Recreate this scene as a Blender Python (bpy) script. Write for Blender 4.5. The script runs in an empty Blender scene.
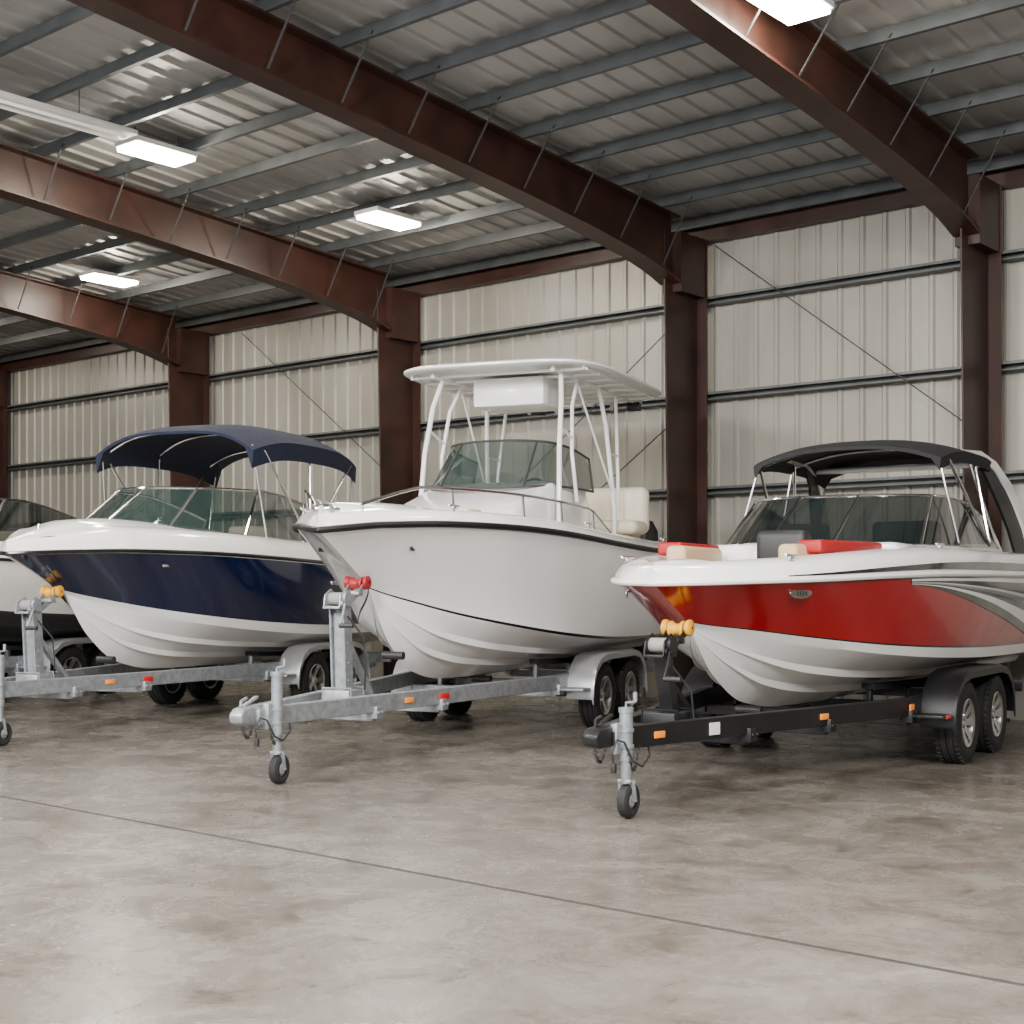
import bpy, bmesh, math, random
from mathutils import Vector, Matrix
random.seed(4)
C=bpy.context.scene.collection
TH=math.radians(40.2)
Fv=Vector((-math.sin(TH),math.cos(TH),0)); Rv=Vector((math.cos(TH),math.sin(TH),0))
def cw(Z,lat,z=0): 
    p=Fv*Z+Rv*lat; p.z=z; return p
# ---------------------------------------------------------------- materials
def pmat(name,col,rough=0.5,metal=0.0,coat=0.0,var=0.06,scale=6.0,alpha=1.0,bump=0.0,bscale=60.0,emit=None,es=0,spec=0.5):
    m=bpy.data.materials.new(name); m.use_nodes=True
    n=m.node_tree.nodes; l=m.node_tree.links; b=n['Principled BSDF']
    tc=n.new('ShaderNodeTexCoord'); no=n.new('ShaderNodeTexNoise'); no.inputs['Scale'].default_value=scale; no.inputs['Detail'].default_value=5
    l.new(tc.outputs['Object'],no.inputs['Vector'])
    r=n.new('ShaderNodeValToRGB'); r.color_ramp.elements[0].position=.3; r.color_ramp.elements[1].position=.7
    r.color_ramp.elements[0].color=tuple(max(0,c*(1-var)) for c in col)+(1,)
    r.color_ramp.elements[1].color=tuple(min(1,c*(1+var)) for c in col)+(1,)
    l.new(no.outputs['Fac'],r.inputs['Fac']); l.new(r.outputs['Color'],b.inputs['Base Color'])
    b.inputs['Roughness'].default_value=rough; b.inputs['Metallic'].default_value=metal
    b.inputs['Coat Weight'].default_value=coat; b.inputs['Coat Roughness'].default_value=.06
    b.inputs['Alpha'].default_value=alpha; b.inputs['Specular IOR Level'].default_value=spec
    if bump>0:
        n2=n.new('ShaderNodeTexNoise'); n2.inputs['Scale'].default_value=bscale; n2.inputs['Detail'].default_value=4
        l.new(tc.outputs['Object'],n2.inputs['Vector'])
        bp=n.new('ShaderNodeBump'); bp.inputs['Strength'].default_value=bump; bp.inputs['Distance'].default_value=.02
        l.new(n2.outputs['Fac'],bp.inputs['Height']); l.new(bp.outputs['Normal'],b.inputs['Normal'])
    if emit:
        b.inputs['Emission Color'].default_value=emit+(1,); b.inputs['Emission Strength'].default_value=es
    return m
GEL=pmat('gelcoat_white',(.92,.917,.905),.16,0,.6,.01)
GELW=pmat('gelcoat_warm_white',(.91,.89,.84),.18,0,.5,.02)
BOTW=pmat('bottom_white',(.90,.895,.88),.26,0,.3,.02)
NAVY=pmat('gelcoat_navy',(.004,.009,.040),.10,0,1,.1)
RED=pmat('gelcoat_red',(.38,.002,.007),.16,0,.5,.05)
BLK=pmat('gloss_black',(.008,.008,.009),.2,0,.6,.1)
FBL=pmat('fender_black',(.008,.008,.009),.42,0,0,.1,spec=.3)
RUBB=pmat('rubber_black',(.014,.014,.014),.75,0,0,.2,30,bump=.3)
PLB=pmat('plastic_black',(.02,.02,.021),.5,0,0,.1)
CHR=pmat('chrome',(.75,.75,.76),.15,1,0,.02)
ALU=pmat('brushed_aluminium',(.62,.62,.62),.33,1,0,.08,14)
SILV=pmat('silver_stripe',(.28,.28,.29),.3,.3,.5,.04)
GALV=pmat('galvanised_steel',(.32,.34,.36),.45,.6,0,.22,18)
FEN=pmat('fender_silver',(.40,.41,.42),.35,.5,.2,.05)
BST=pmat('black_steel',(.009,.009,.010),.42,0,.1,.2,spec=.35)
CANN=pmat('navy_canvas',(.004,.008,.030),.85,0,0,.15,20,bump=.25,bscale=25)
CANB=pmat('black_canvas',(.006,.006,.008),.8,0,0,.15,20,bump=.2,bscale=25)
TAN=pmat('vinyl_tan',(.56,.39,.24),.5,0,0,.05,bump=.05)
CREAM=pmat('vinyl_cream',(.76,.68,.54),.5,0,0,.05,bump=.05)
VRED=pmat('vinyl_red',(.34,.006,.008),.55,0,0,.05)
WHT=pmat('white_powdercoat',(.88,.88,.86),.3,0,.2,.02)
GLS=pmat('tinted_glass',(.007,.012,.012),.04,0,.5,.1,alpha=.89)
GLSL=pmat('light_glass',(.018,.042,.038),.04,0,.5,.1,alpha=.70)
YEL=pmat('roller_yellow',(.75,.36,.015),.5)
RRED=pmat('roller_red',(.30,.010,.016),.45)
AMB=pmat('amber_lens',(.8,.22,.01),.25,0,.4,emit=(.9,.25,.02),es=.2)
RLN=pmat('red_lens',(.55,.01,.01),.25,0,.4)
STRAP=pmat('grey_strap',(.25,.24,.22),.8)
CARP=pmat('bunk_carpet',(.025,.025,.027),.95,0,0,.3,60)
RUST=pmat('red_oxide_steel',(.030,.0115,.008),.42,0,0,.4,2.2,bump=.05,spec=.35)
PURL=pmat('purlin_steel',(.062,.069,.073),.5,.3,0,.25,3)
GIRT=pmat('girt_steel',(.10,.105,.105),.5,.3,0,.25,3)
DARK=pmat('dark_steel',(.035,.035,.037),.55)
HOUS=pmat('fixture_housing',(.60,.60,.58),.4)
LAMP=pmat('lamp_diffuser',(.9,.88,.8),.5,emit=(1,.93,.80),es=90)
STICK=pmat('white_sticker',(.7,.7,.7),.5)
# ---------------------------------------------------------------- mesh accumulator
class M:
    def __init__(s): s.v=[]; s.f=[]; s.m=[]; s.marks=[]
    def mark(s): s.marks.append((len(s.v),len(s.f)))
    def add(s,vs,fs,mi=0):
        o=len(s.v); s.v+= [tuple(v) for v in vs]
        for f in fs: s.f.append(tuple(i+o for i in f)); s.m.append(mi)
    def box(s,c,d,mi=0,bev=0,rot=None,seg=2):
        bm=bmesh.new(); bmesh.ops.create_cube(bm,size=1)
        bmesh.ops.scale(bm,vec=Vector(d),verts=bm.verts)
        if bev>0: bmesh.ops.bevel(bm,geom=list(bm.edges),offset=min(bev,min(d)*.45),segments=seg,profile=.5,affect='EDGES')
        if rot: bmesh.ops.transform(bm,matrix=rot.to_4x4() if hasattr(rot,'to_4x4') else rot,verts=bm.verts)
        bm.verts.index_update()
        s.add([v.co+Vector(c) for v in bm.verts],[[v.index for v in f.verts] for f in bm.faces],mi); bm.free()
    def beam(s,a,b,w,h,mi=0,bev=.004):
        a=Vector(a); b=Vector(b); d=(b-a); L=d.length; x=d.normalized()
        up=Vector((0,0,1)) if abs(x.z)<.95 else Vector((1,0,0))
        y=up.cross(x).normalized(); z=x.cross(y)
        R=Matrix((x,y,z)).transposed()
        s.box((a+b)/2,(L,w,h),mi,bev,R,1)
    def tube(s,pts,r,mi=0,n=8,closed=False,caps=True):
        P=[Vector(p) for p in pts]; N=len(P); rs=r if isinstance(r,(list,tuple)) else [r]*N
        T=[]
        for i in range(N):
            if closed: t=P[(i+1)%N]-P[i-1]
            else: t=P[min(i+1,N-1)]-P[max(i-1,0)]
            T.append(t.normalized())
        u=T[0].orthogonal().normalized(); vs=[]
        for i in range(N):
            u=(u-T[i]*u.dot(T[i])).normalized(); w=T[i].cross(u)
            for k in range(n):
                a=2*math.pi*k/n; vs.append(P[i]+(u*math.cos(a)+w*math.sin(a))*rs[i])
        fs=[]
        for i in range(N if closed else N-1):
            j=(i+1)%N
            for k in range(n): fs.append((i*n+k,i*n+(k+1)%n,j*n+(k+1)%n,j*n+k))
        if caps and not closed: fs.append(tuple(range(n))[::-1]); fs.append(tuple((N-1)*n+k for k in range(n)))
        s.add(vs,fs,mi)
    def cyl(s,a,b,r,mi=0,n=16,r2=None): s.tube([a,b],[r,r if r2 is None else r2],mi,n)
    def lathe(s,prof,c,axis='y',mi=0,n=32,closed=False):
        vs=[];fs=[];c=Vector(c);K=len(prof)
        for k in range(n):
            a=2*math.pi*k/n; ca,sa=math.cos(a),math.sin(a)
            for (h,r) in prof:
                if axis=='y': vs.append(c+Vector((r*ca,h,r*sa)))
                elif axis=='z': vs.append(c+Vector((r*ca,r*sa,h)))
                else: vs.append(c+Vector((h,r*ca,r*sa)))
        for k in range(n):
            k2=(k+1)%n
            for i in range(K if closed else K-1):
                j=(i+1)%K; fs.append((k*K+i,k*K+j,k2*K+j,k2*K+i))
        s.add(vs,fs,mi)
    def loft(s,rows,mi=0,cu=False,cv=False,caps=False):
        R=len(rows);K=len(rows[0]);vs=[p for r in rows for p in r];fs=[]
        for i in range(R if cu else R-1):
            i2=(i+1)%R
            for k in range(K if cv else K-1):
                k2=(k+1)%K; fs.append((i*K+k,i*K+k2,i2*K+k2,i2*K+k))
        if caps: fs.append(tuple(range(K))); fs.append(tuple((R-1)*K+k for k in range(K))[::-1])
        s.add(vs,fs,mi)
    def prism(s,prof,y0,y1,mi=0,bev=0):
        bm=bmesh.new(); a=[bm.verts.new((p[0],y0,p[1])) for p in prof]; f=bm.faces.new(a)
        r=bmesh.ops.extrude_face_region(bm,geom=[f]); 
        vs=[e for e in r['geom'] if isinstance(e,bmesh.types.BMVert)]
        for v in vs: v.co.y=y1
        bmesh.ops.recalc_face_normals(bm,faces=bm.faces)
        if bev>0: bmesh.ops.bevel(bm,geom=list(bm.edges),offset=bev,segments=3,profile=.5,affect='EDGES')
        bm.verts.index_update()
        s.add([v.co.copy() for v in bm.verts],[[v.index for v in f.verts] for f in bm.faces],mi); bm.free()
    def build(s,name,mats,parent=None,loc=(0,0,0),smooth=True,ang=35,merge=True,label=None):
        if s.marks:
            mk=s.marks+[(len(s.v),len(s.f))]; first=None
            for (v0,f0),(v1,f1) in zip(mk[:-1],mk[1:]):
                q=M(); q.v=s.v[v0:v1]; q.f=[tuple(i-v0 for i in f) for f in s.f[f0:f1]]; q.m=s.m[f0:f1]
                o=q.build(name,mats,parent,loc,smooth,ang,merge,label); first=first or o
            return first
        me=bpy.data.meshes.new(name); me.from_pydata(s.v,[],s.f); 
        for m in (mats if isinstance(mats,list) else [mats]): me.materials.append(m)
        me.polygons.foreach_set('material_index',s.m)
        bm=bmesh.new(); bm.from_mesh(me)
        if merge: bmesh.ops.remove_doubles(bm,verts=bm.verts,dist=.0003)
        bmesh.ops.recalc_face_normals(bm,faces=bm.faces); bm.to_mesh(me); bm.free()
        if smooth:
            me.polygons.foreach_set('use_smooth',[True]*len(me.polygons)); me.set_sharp_from_angle(angle=math.radians(ang))
        me.update()
        o=bpy.data.objects.new(name,me); o.location=loc; C.objects.link(o)
        if parent: o.parent=parent
        if label: o['label']=label
        return o
def top(o,label,cat,group=None):
    o['label']=label; o['category']=cat
    if group: o['group']=group
    return o
def empty(name,loc,rz,label,cat,group=None):
    o=bpy.data.objects.new(name,None); o.empty_display_size=.3; o.location=loc; o.rotation_euler=(0,0,rz); C.objects.link(o)
    return top(o,label,cat,group)
def cr(xs,ys):
    def f(t):
        if t<=xs[0]: return ys[0]
        if t>=xs[-1]: return ys[-1]
        i=max(k for k in range(len(xs)-1) if xs[k]<=t)
        def sl(k):
            if k==0: return (ys[1]-ys[0])/(xs[1]-xs[0])
            if k==len(xs)-1: return (ys[-1]-ys[-2])/(xs[-1]-xs[-2])
            a=(ys[k]-ys[k-1])/(xs[k]-xs[k-1]); b=(ys[k+1]-ys[k])/(xs[k+1]-xs[k])
            return 0 if a*b<=0 else 2*a*b/(a+b)
        h=xs[i+1]-xs[i]; u=(t-xs[i])/h
        return ((2*u**3-3*u*u+1)*ys[i]+(u**3-2*u*u+u)*h*sl(i)+(-2*u**3+3*u*u)*ys[i+1]+(u**3-u*u)*h*sl(i+1))
    return f
# ---------------------------------------------------------------- structure
def ribbed(name,o,du,dv,nrm,U,Vh,mat,pitch=.28,h=.024):
    m=M(); o=Vector(o);du=Vector(du);dv=Vector(dv);nrm=Vector(nrm); r0=[];r1=[]
    n=int(U/pitch)
    for i in range(n):
        x=i*pitch
        for (a,b) in ((0,0),(pitch*.70,0),(pitch*.78,h),(pitch*.92,h)):
            p=o+du*(x+a)+nrm*b; r0.append(p); r1.append(p+dv*Vh)
    m.loft([r0,r1]); ob=m.build(name,mat,smooth=False,merge=False); ob['kind']='structure'; return ob
def metalsheet(name,c1,c2,stain,rough=.45,met=.15,sc=(1.0,1.0,.25)):
    m=bpy.data.materials.new(name); m.use_nodes=True; n=m.node_tree.nodes; l=m.node_tree.links; b=n['Principled BSDF']
    tc=n.new('ShaderNodeTexCoord'); mp=n.new('ShaderNodeMapping'); mp.inputs['Scale'].default_value=sc
    l.new(tc.outputs['Object'],mp.inputs['Vector'])
    no=n.new('ShaderNodeTexNoise'); no.inputs['Scale'].default_value=.8; no.inputs['Detail'].default_value=6; no.inputs['Roughness'].default_value=.55
    l.new(mp.outputs['Vector'],no.inputs['Vector'])
    r=n.new('ShaderNodeValToRGB'); e=r.color_ramp.elements; e[0].position=.28;e[0].color=stain+(1,); e[1].position=.52;e[1].color=c1+(1,); x=e.new(.75); x.color=c2+(1,)
    l.new(no.outputs['Fac'],r.inputs['Fac']); l.new(r.outputs['Color'],b.inputs['Base Color'])
    b.inputs['Roughness'].default_value=rough; b.inputs['Metallic'].default_value=met
    return m
WALLM=metalsheet('wall_sheet',(.295,.280,.243),(.365,.352,.318),(.22,.203,.165))
ROOFM=metalsheet('roof_sheet',(.37,.37,.365),(.45,.445,.435),(.28,.275,.26),.5,.15,(1.2,.3,1))
YW=15.0; SL=.072; XL=-37; XR=7; YR=-5; E0=5.98
def deck(Y): return E0+SL*(YW-Y)
ribbed('wall_back',(XL,YW,0),(1,0,0),(0,0,1),(0,-1,0),XR-XL,E0,WALLM)
ribbed('wall_left',(XL,-16,0),(0,1,0),(0,0,1),(1,0,0),31,7.5,WALLM)
ribbed('wall_right',(XR,YW,0),(0,-1,0),(0,0,1),(-1,0,0),31,7.5,WALLM)
m=M()
n=int((XR-XL)/.3); rows=[[],[],[]]
for i in range(n):
    for a,b in ((0,0),(.21,0),(.23,-.025),(.28,-.025)):
        x=XL+i*.3+a
        rows[0].append((x,YW,deck(YW)+.03+b)); rows[1].append((x,YR,deck(YR)+.03+b)); rows[2].append((x,-16,deck(YR)+.03+b-(YR+16)*SL))
m.loft(rows); ce=m.build('ceiling',ROOFM,smooth=False,merge=False); ce['kind']='structure'
# floor
fm=bpy.data.materials.new('polished_concrete'); fm.use_nodes=True; n=fm.node_tree.nodes; l=fm.node_tree.links; b=n['Principled BSDF']
tc=n.new('ShaderNodeTexCoord')
def noise(sc,det,ro=.6,dist=0):
    x=n.new('ShaderNodeTexNoise'); x.inputs['Scale'].default_value=sc; x.inputs['Detail'].default_value=det; x.inputs['Roughness'].default_value=ro; x.inputs['Distortion'].default_value=dist
    l.new(tc.outputs['Object'],x.inputs['Vector']); return x
def ramp(src,stops):
    r=n.new('ShaderNodeValToRGB'); e=r.color_ramp.elements
    e[0].position,e[0].color=stops[0][0],stops[0][1]+(1,); e[1].position,e[1].color=stops[-1][0],stops[-1][1]+(1,)
    for s in stops[1:-1]: q=e.new(s[0]); q.color=s[1]+(1,)
    l.new(src,r.inputs['Fac']); return r
n1=noise(.7,8,.62,.6); n2=noise(2.6,10,.74,.6); n3=noise(16,5,.6)
r1=ramp(n1.outputs['Fac'],[(.3,(.105,.090,.074)),(.48,(.150,.133,.112)),(.62,(.190,.171,.148)),(.75,(.24,.220,.195))])
r2=ramp(n2.outputs['Fac'],[(.34,(.58,.56,.52)),(.46,(.90,.89,.87)),(.55,(1.0,1.0,1.0)),(.68,(1.25,1.25,1.24))])
r3=ramp(n3.outputs['Fac'],[(.3,(.88,.88,.88)),(.7,(1.09,1.09,1.09))])
def mul(a,c):
    x=n.new('ShaderNodeMix'); x.data_type='RGBA'; x.blend_type='MULTIPLY'; x.inputs[0].default_value=1; l.new(a,x.inputs[6]); l.new(c,x.inputs[7]); return x.outputs[2]
col=mul(mul(r1.outputs['Color'],r2.outputs['Color']),r3.outputs['Color'])
sp=n.new('ShaderNodeSeparateXYZ'); l.new(tc.outputs['Object'],sp.inputs[0])
def math_(op,a,bv):
    x=n.new('ShaderNodeMath'); x.operation=op
    if isinstance(a,(int,float)): x.inputs[0].default_value=a
    else: l.new(a,x.inputs[0])
    if bv is not None:
        if isinstance(bv,(int,float)): x.inputs[1].default_value=bv
        else: l.new(bv,x.inputs[1])
    return x.outputs[0]
wob=math_('MULTIPLY',n3.outputs['Fac'],.012)
yy=math_('ADD',math_('SUBTRACT',sp.outputs[1],5.08),wob)
ln=math_('LESS_THAN',math_('ABSOLUTE',yy,None),.018)
mx=n.new('ShaderNodeMix'); mx.data_type='RGBA'; l.new(math_('MULTIPLY',ln,.9),mx.inputs[0]); l.new(col,mx.inputs[6]); mx.inputs[7].default_value=(.02,.017,.014,1)
l.new(mx.outputs[2],b.inputs['Base Color'])
rr=n.new('ShaderNodeMapRange'); rr.inputs['From Min'].default_value=.35; rr.inputs['From Max'].default_value=.65; rr.inputs['To Min'].default_value=.17; rr.inputs['To Max'].default_value=.34
l.new(n2.outputs['Fac'],rr.inputs['Value'])
rr2=n.new('ShaderNodeMath'); rr2.operation='ADD'; l.new(rr.outputs['Result'],rr2.inputs[0]); l.new(math_('MULTIPLY',ln,.5),rr2.inputs[1]); l.new(rr2.outputs[0],b.inputs['Roughness'])
bp=n.new('ShaderNodeBump'); bp.inputs['Strength'].default_value=.05; bp.inputs['Distance'].default_value=.02; l.new(n2.outputs['Fac'],bp.inputs['Height']); l.new(bp.outputs['Normal'],b.inputs['Normal'])
m=M(); m.add([(XL,-16,0),(XR,-16,0),(XR,YW,0),(XL,YW,0)],[(0,1,2,3)]); fl=m.build('floor',fm,smooth=False); fl['kind']='structure'
# columns & rafters
CX=[-5.80,-9.48,-14.40,-19.35,-25.8,-31.9]
PS=.86
for i,x in enumerate(CX):
    m=M(); d0,d1=.45,.60; zt=5.72
    yb=YW-.21
    m.loft([[(x-.01,yb,0),(x+.01,yb,0),(x+.01,yb-d0,0),(x-.01,yb-d0,0)],[(x-.01,yb,zt),(x+.01,yb,zt),(x+.01,yb-d1,zt),(x-.01,yb-d1,zt)]],cv=True,caps=True)
    m.box((x,yb-.01,zt/2),(.30,.02,zt))
    m.beam((x,yb-d0,0.01),(x,yb-d1,zt),.30,.025)
    m.box((x,yb-d0/2,.012),(.4,.65,.024)); 
    m.box((x,yb-.30,5.36),(.27,.54,.72))
    for a in (-.14,.14):
        for c in (-.2,.2): m.cyl((x+a,yb-d0/2+c,.0),(x+a,yb-d0/2+c,.06),.018)
    o=m.build('steel_column',RUST,smooth=False); top(o,'red oxide painted steel column against the ribbed metal wall','steel column','portal frame columns')
    m=M(); ys=[14.19,14.0,13.8,13.5,13.1,12.4,11.4,10.5,9,8,5,2,-1,YR]; 
    def zt_(Y): return deck(Y)-.15
    dep=cr([-5,2,8,10.5,12.2,13.1,13.6,13.9,14.19],[.56,.48,.50,.52,.56,.61,.66,.71,.78])
    top_=[];bot=[]
    for Y in ys: top_.append((x,Y,zt_(Y))); bot.append((x,Y,zt_(Y)-dep(Y)))
    m.loft([[(a[0]-.01,a[1],a[2]),(a[0]+.01,a[1],a[2]),(c[0]+.01,c[1],c[2]),(c[0]-.01,c[1],c[2])] for a,c in zip(top_,bot)],cv=True,caps=True)
    for arr in (top_,bot):
        m.loft([[(p[0]-.14,p[1],p[2]+.012),(p[0]+.14,p[1],p[2]+.012),(p[0]+.14,p[1],p[2]-.012),(p[0]-.14,p[1],p[2]-.012)] for p in arr],cv=True,caps=True)
    ra=m.build('roof_rafter',RUST,smooth=False); top(ra,'red oxide tapered steel rafter spanning under the metal roof','roof rafter','portal frame rafters')
    m=M()
    for k in range(1,13):
        Y=YW-.3-k*PS
        zb=zt_(Y)-dep(Y)+.03
        for s in (-1,1): m.mark(); m.beam((x+s*.13,Y,zb),(x+s*.55,Y-.02,deck(Y)-.08),.020,.008,0,0)
    m.build('flange_brace',DARK,ra,smooth=False)
for k in range(0,24):
    Y=YW-.3-k*PS
    if Y<YR: break
    m=M(); z=deck(Y)
    m.box(((XL+XR)/2,Y,z-.07),(XR-XL,.012,.13)); m.box(((XL+XR)/2,Y+.03,z-.005-.01),(XR-XL,.06,.012)); m.box(((XL+XR)/2,Y-.025,z-.135),(XR-XL,.05,.012))
    o=m.build('roof_purlin',PURL,smooth=False); top(o,'grey steel purlin running below the corrugated roof','roof purlin','roof purlins')
m=M(); m.box(((XL+XR)/2,YW-.10,5.81),(XR-XL,.14,.20)); o=m.build('eave_beam',RUST,smooth=False); top(o,'dark red steel eave strut along top of wall','eave beam')
for z in (4.97,3.79,2.62,1.3):
    m=M(); m.box(((XL+XR)/2,YW-.05,z),(XR-XL,.02,.085)); m.box(((XL+XR)/2,YW-.12,z+.042),(XR-XL,.15,.012)); m.box(((XL+XR)/2,YW-.19,z+.03),(XR-XL,.012,.025));m.box(((XL+XR)/2,YW-.12,z-.042),(XR-XL,.15,.012))
    o=m.build('steel_girt',GIRT,smooth=False); top(o,'horizontal grey steel girt fixed along the metal wall','steel girt','wall girts')
for (a,c) in (((-9.2,14.76,5.62),(-5.9,14.76,3.1)),((-9.7,14.76,4.8),(-14.2,14.76,1.5)),((-9.6,14.76,3.65),(-13,14.76,1.3)),((-18.3,14.76,5.6),(-14.6,14.76,2.9))):
    m=M(); m.cyl(a,c,.008,n=6); o=m.build('brace_rod',DARK); top(o,'thin diagonal steel cross-bracing rod on the wall','brace rod','wall brace rods')
def fixture(p,L=.80,W=.42):
    e=empty('light_fixture',p,0,'rectangular hanging ceiling light with bright white diffuser','ceiling light','lit ceiling lights')
    m=M(); m.box((0,0,.05),(W,L,.06),0,.015); m.build('housing',HOUS,e)
    m=M(); m.box((0,0,0),(W-.04,L-.04,.05),0,.02); m.build('diffuser',LAMP,e)
    h=deck(p[1])-.02-p[2]
    m=M()
    for y in (-L*.35,L*.35): m.mark(); m.cyl((0,y,.07),(0,y,h),.006,n=6)
    m.build('hanging_wire',DARK,e)
FX=((-12.4,12.3,5.97),(-12.8,9.15,6.14),(-18.1,12.1,6.0),(-5.35,9.6,5.94),(-24.5,12.2,5.98))
for p in FX: fixture(p)
e=empty('strip_light',(-12.5,6.2,6.12),0,'long white unlit strip light hung beneath the purlins','strip light')
m=M(); m.box((0,0,.03),(.30,4.8,.05),0,.01); m.build('reflector',HOUS,e)
m=M()
for x in (-.07,.07): m.mark(); m.cyl((x,-2.3,-.02),(x,2.3,-.02),.02)
m.build('tube_lamp',WHT,e)
m=M()
for y in (-1.8,1.8): m.mark(); m.cyl((0,y,.05),(0,y,deck(6.2+y)-.02-6.12),.006,n=6)
m.build('hanging_wire',DARK,e)

# ---------------------------------------------------------------- boats
class Hull:
    def __init__(s,L,xc0,T,yb,zs,yc,zc,zk,flare=1.0):
        s.L=L;s.xc0=xc0;s.yb=cr(T,yb);s.zs=cr(T,zs);s.yc=cr(T,yc);s.zc=cr(T,zc);s.zk=cr(T,zk);s.fl=flare
    def ysheer(s,t): return s.yb(t)
    def top(s,t,w):
        xs=s.L*t; xc=s.xc0+(s.L-s.xc0)*t; e=1+s.fl*(1-t)**2.5
        y=s.yc(t)+(s.ysheer(t)-s.yc(t))*w**e+.035*math.sin(math.pi*w)*min(1,t*2)
        return Vector((xc+(xs-xc)*w**1.08,y,s.zc(t)+(s.zs(t)-s.zc(t))*w))
    def bot(s,t,w,dz=0):
        x=s.xc0+(s.L-s.xc0)*t
        return Vector((x,s.yc(t)*w,s.zk(t)+(s.zc(t)-s.zk(t))*w**.92-dz*min(1,t*6)))
def ts(n=44,p=1.9): return [(i/n)**p for i in range(n+1)]
def build_hull(H,parent,bands,mats,name='hull',botmi=0,decals=()):
    m=M(); T=ts()
    BW=[(0,0),(.15,0),(.33,0),(.345,.040),(.375,.0),(.5,0),(.635,0),(.65,.040),(.68,0),(.85,0),(.96,0),(1,0.0)]
    ws=[]
    edges=[b[0] for b in bands]+[1.0]
    for a,bb in zip(edges[:-1],edges[1:]):
        k=max(1,int((bb-a)/.08))
        ws+= [a+(bb-a)*q/k for q in range(k)]
    ws.append(1.0)
    def mi_for(w):
        r=0
        for b in bands:
            if w>=b[0]-1e-6: r=b[1]
        return r
    for sg in (-1,1):
        rb=[];rt=[]
        for t in T:
            rb.append([Vector((p.x,p.y*sg,p.z)) for p in [H.bot(t,w,dz) for w,dz in BW]])
            rt.append([Vector((p.x,p.y*sg,p.z)) for p in [H.top(t,w) for w in ws]])
        m.loft(rb,botmi)
        for i in range(len(ws)-1):
            m.loft([[r[i],r[i+1]] for r in rt],mi_for(ws[i]))
        e=rb[-1]+rt[-1][1:]
        cpt=Vector((H.L,0,H.zs(1)))
        for i in range(len(e)-1): m.add([e[i],e[i+1],cpt],[(0,1,2)],botmi)
        for (t0,t1,wl,wh,mi) in decals:
            n=34; rows=[]
            for k in range(n+1):
                t=t0+(t1-t0)*k/n; a,c=wl(t),wh(t); row=[]
                for j in range(7):
                    p=H.top(t,a+(c-a)*j/6); row.append(Vector((p.x,(p.y+.007)*sg,p.z)))
                rows.append(row)
            m.loft(rows,mi)
    return m.build(name,mats,parent,ang=24)
def rubrail(H,parent,r,mat,dz=0,name='rub_rail'):
    m=M(); P=[]
    for t in reversed(ts(40)): P.append((H.L*t,-H.ysheer(t)-.005,H.zs(t)+dz))
    for t in ts(40)[1:]: P.append((H.L*t,H.ysheer(t)+.005,H.zs(t)+dz))
    m.tube(P,r,0,8); return m.build(name,mat,parent)
def build_deck(H,parent,g,h,openf,fz,crown,mats,name='deck',ff=lambda t:.92):
    m=M(); base=ts(60,1.5); T=[]
    for i,t in enumerate(base):
        if i and openf(t)!=openf(base[i-1]): T.append((t-1e-3,openf(base[i-1])))
        T.append((t,openf(t)))
    for sg in (-1,1):
        rows=[]
        for t,op in T:
            yb=H.ysheer(t); z=H.zs(t); hh=h(t); gg=g(t); x=H.L*t
            s1=min(.02,yb*.2); yi=max(yb-gg,yb*.12)
            pts=[(x,yb,z),(x,yb-s1,z+hh*.40),(x,yb-(yb-yi)*.28,z+hh*.76),(x,yb-(yb-yi)*.60,z+hh*.95),(x,yi,z+hh)]
            if op: pts+=[(x,yi*.97,z+hh-.02),(x,yi*ff(t),fz(t)),(x,yi*.5,fz(t)),(x,0,fz(t))]
            else:
                cz=crown(t); pts+=[(x,yi*.85,z+hh+cz*.25),(x,yi*.6,z+hh+cz*.62),(x,yi*.3,z+hh+cz*.92),(x,0,z+hh+cz)]
            rows.append([Vector((p[0],p[1]*sg,p[2])) for p in pts])
        m.loft(rows,0)
    return m.build(name,mats,parent,ang=40)
def windshield(parent,half,dx,dyk,top_z,gmat,fmat,posts,name='windshield',fr=.016):
    full=[(x,-y,z) for x,y,z in half[::-1]]+[p for p in half if p[1]>1e-6]
    def sm(P,k=6):
        out=[]
        for i in range(len(P)-1):
            p0=Vector(P[max(i-1,0)]);p1=Vector(P[i]);p2=Vector(P[i+1]);p3=Vector(P[min(i+2,len(P)-1)])
            for j in range(k):
                u=j/k; out.append(.5*((2*p1)+(-p0+p2)*u+(2*p0-5*p1+4*p2-p3)*u*u+(-p0+3*p1-3*p2+p3)*u**3))
        out.append(Vector(P[-1])); return out
    tp=[]
    xm=min(p[0] for p in half); xM=max(p[0] for p in half)
    for p in full:
        u=(p[0]-xm)/(xM-xm)
        tp.append((p[0]+dx*(1-u)+.02,p[1]*dyk,p[2]+(top_z(u)-p[2])))
    bs=sm(full); tps=sm(tp)
    m=M(); m.loft([bs,[(a+b)/2 for a,b in zip(bs,tps)],tps]); g=m.build(name,gmat,parent,ang=60)
    m=M(); m.tube(tps,fr); m.tube([p+Vector((0,0,.005)) for p in bs],fr*.9)
    for i in [0,len(bs)-1]+[int(q*(len(bs)-1)) for q in posts]: m.tube([bs[i],tps[i]],fr)
    m.build('windshield_frame',fmat,g)
    return g
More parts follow.
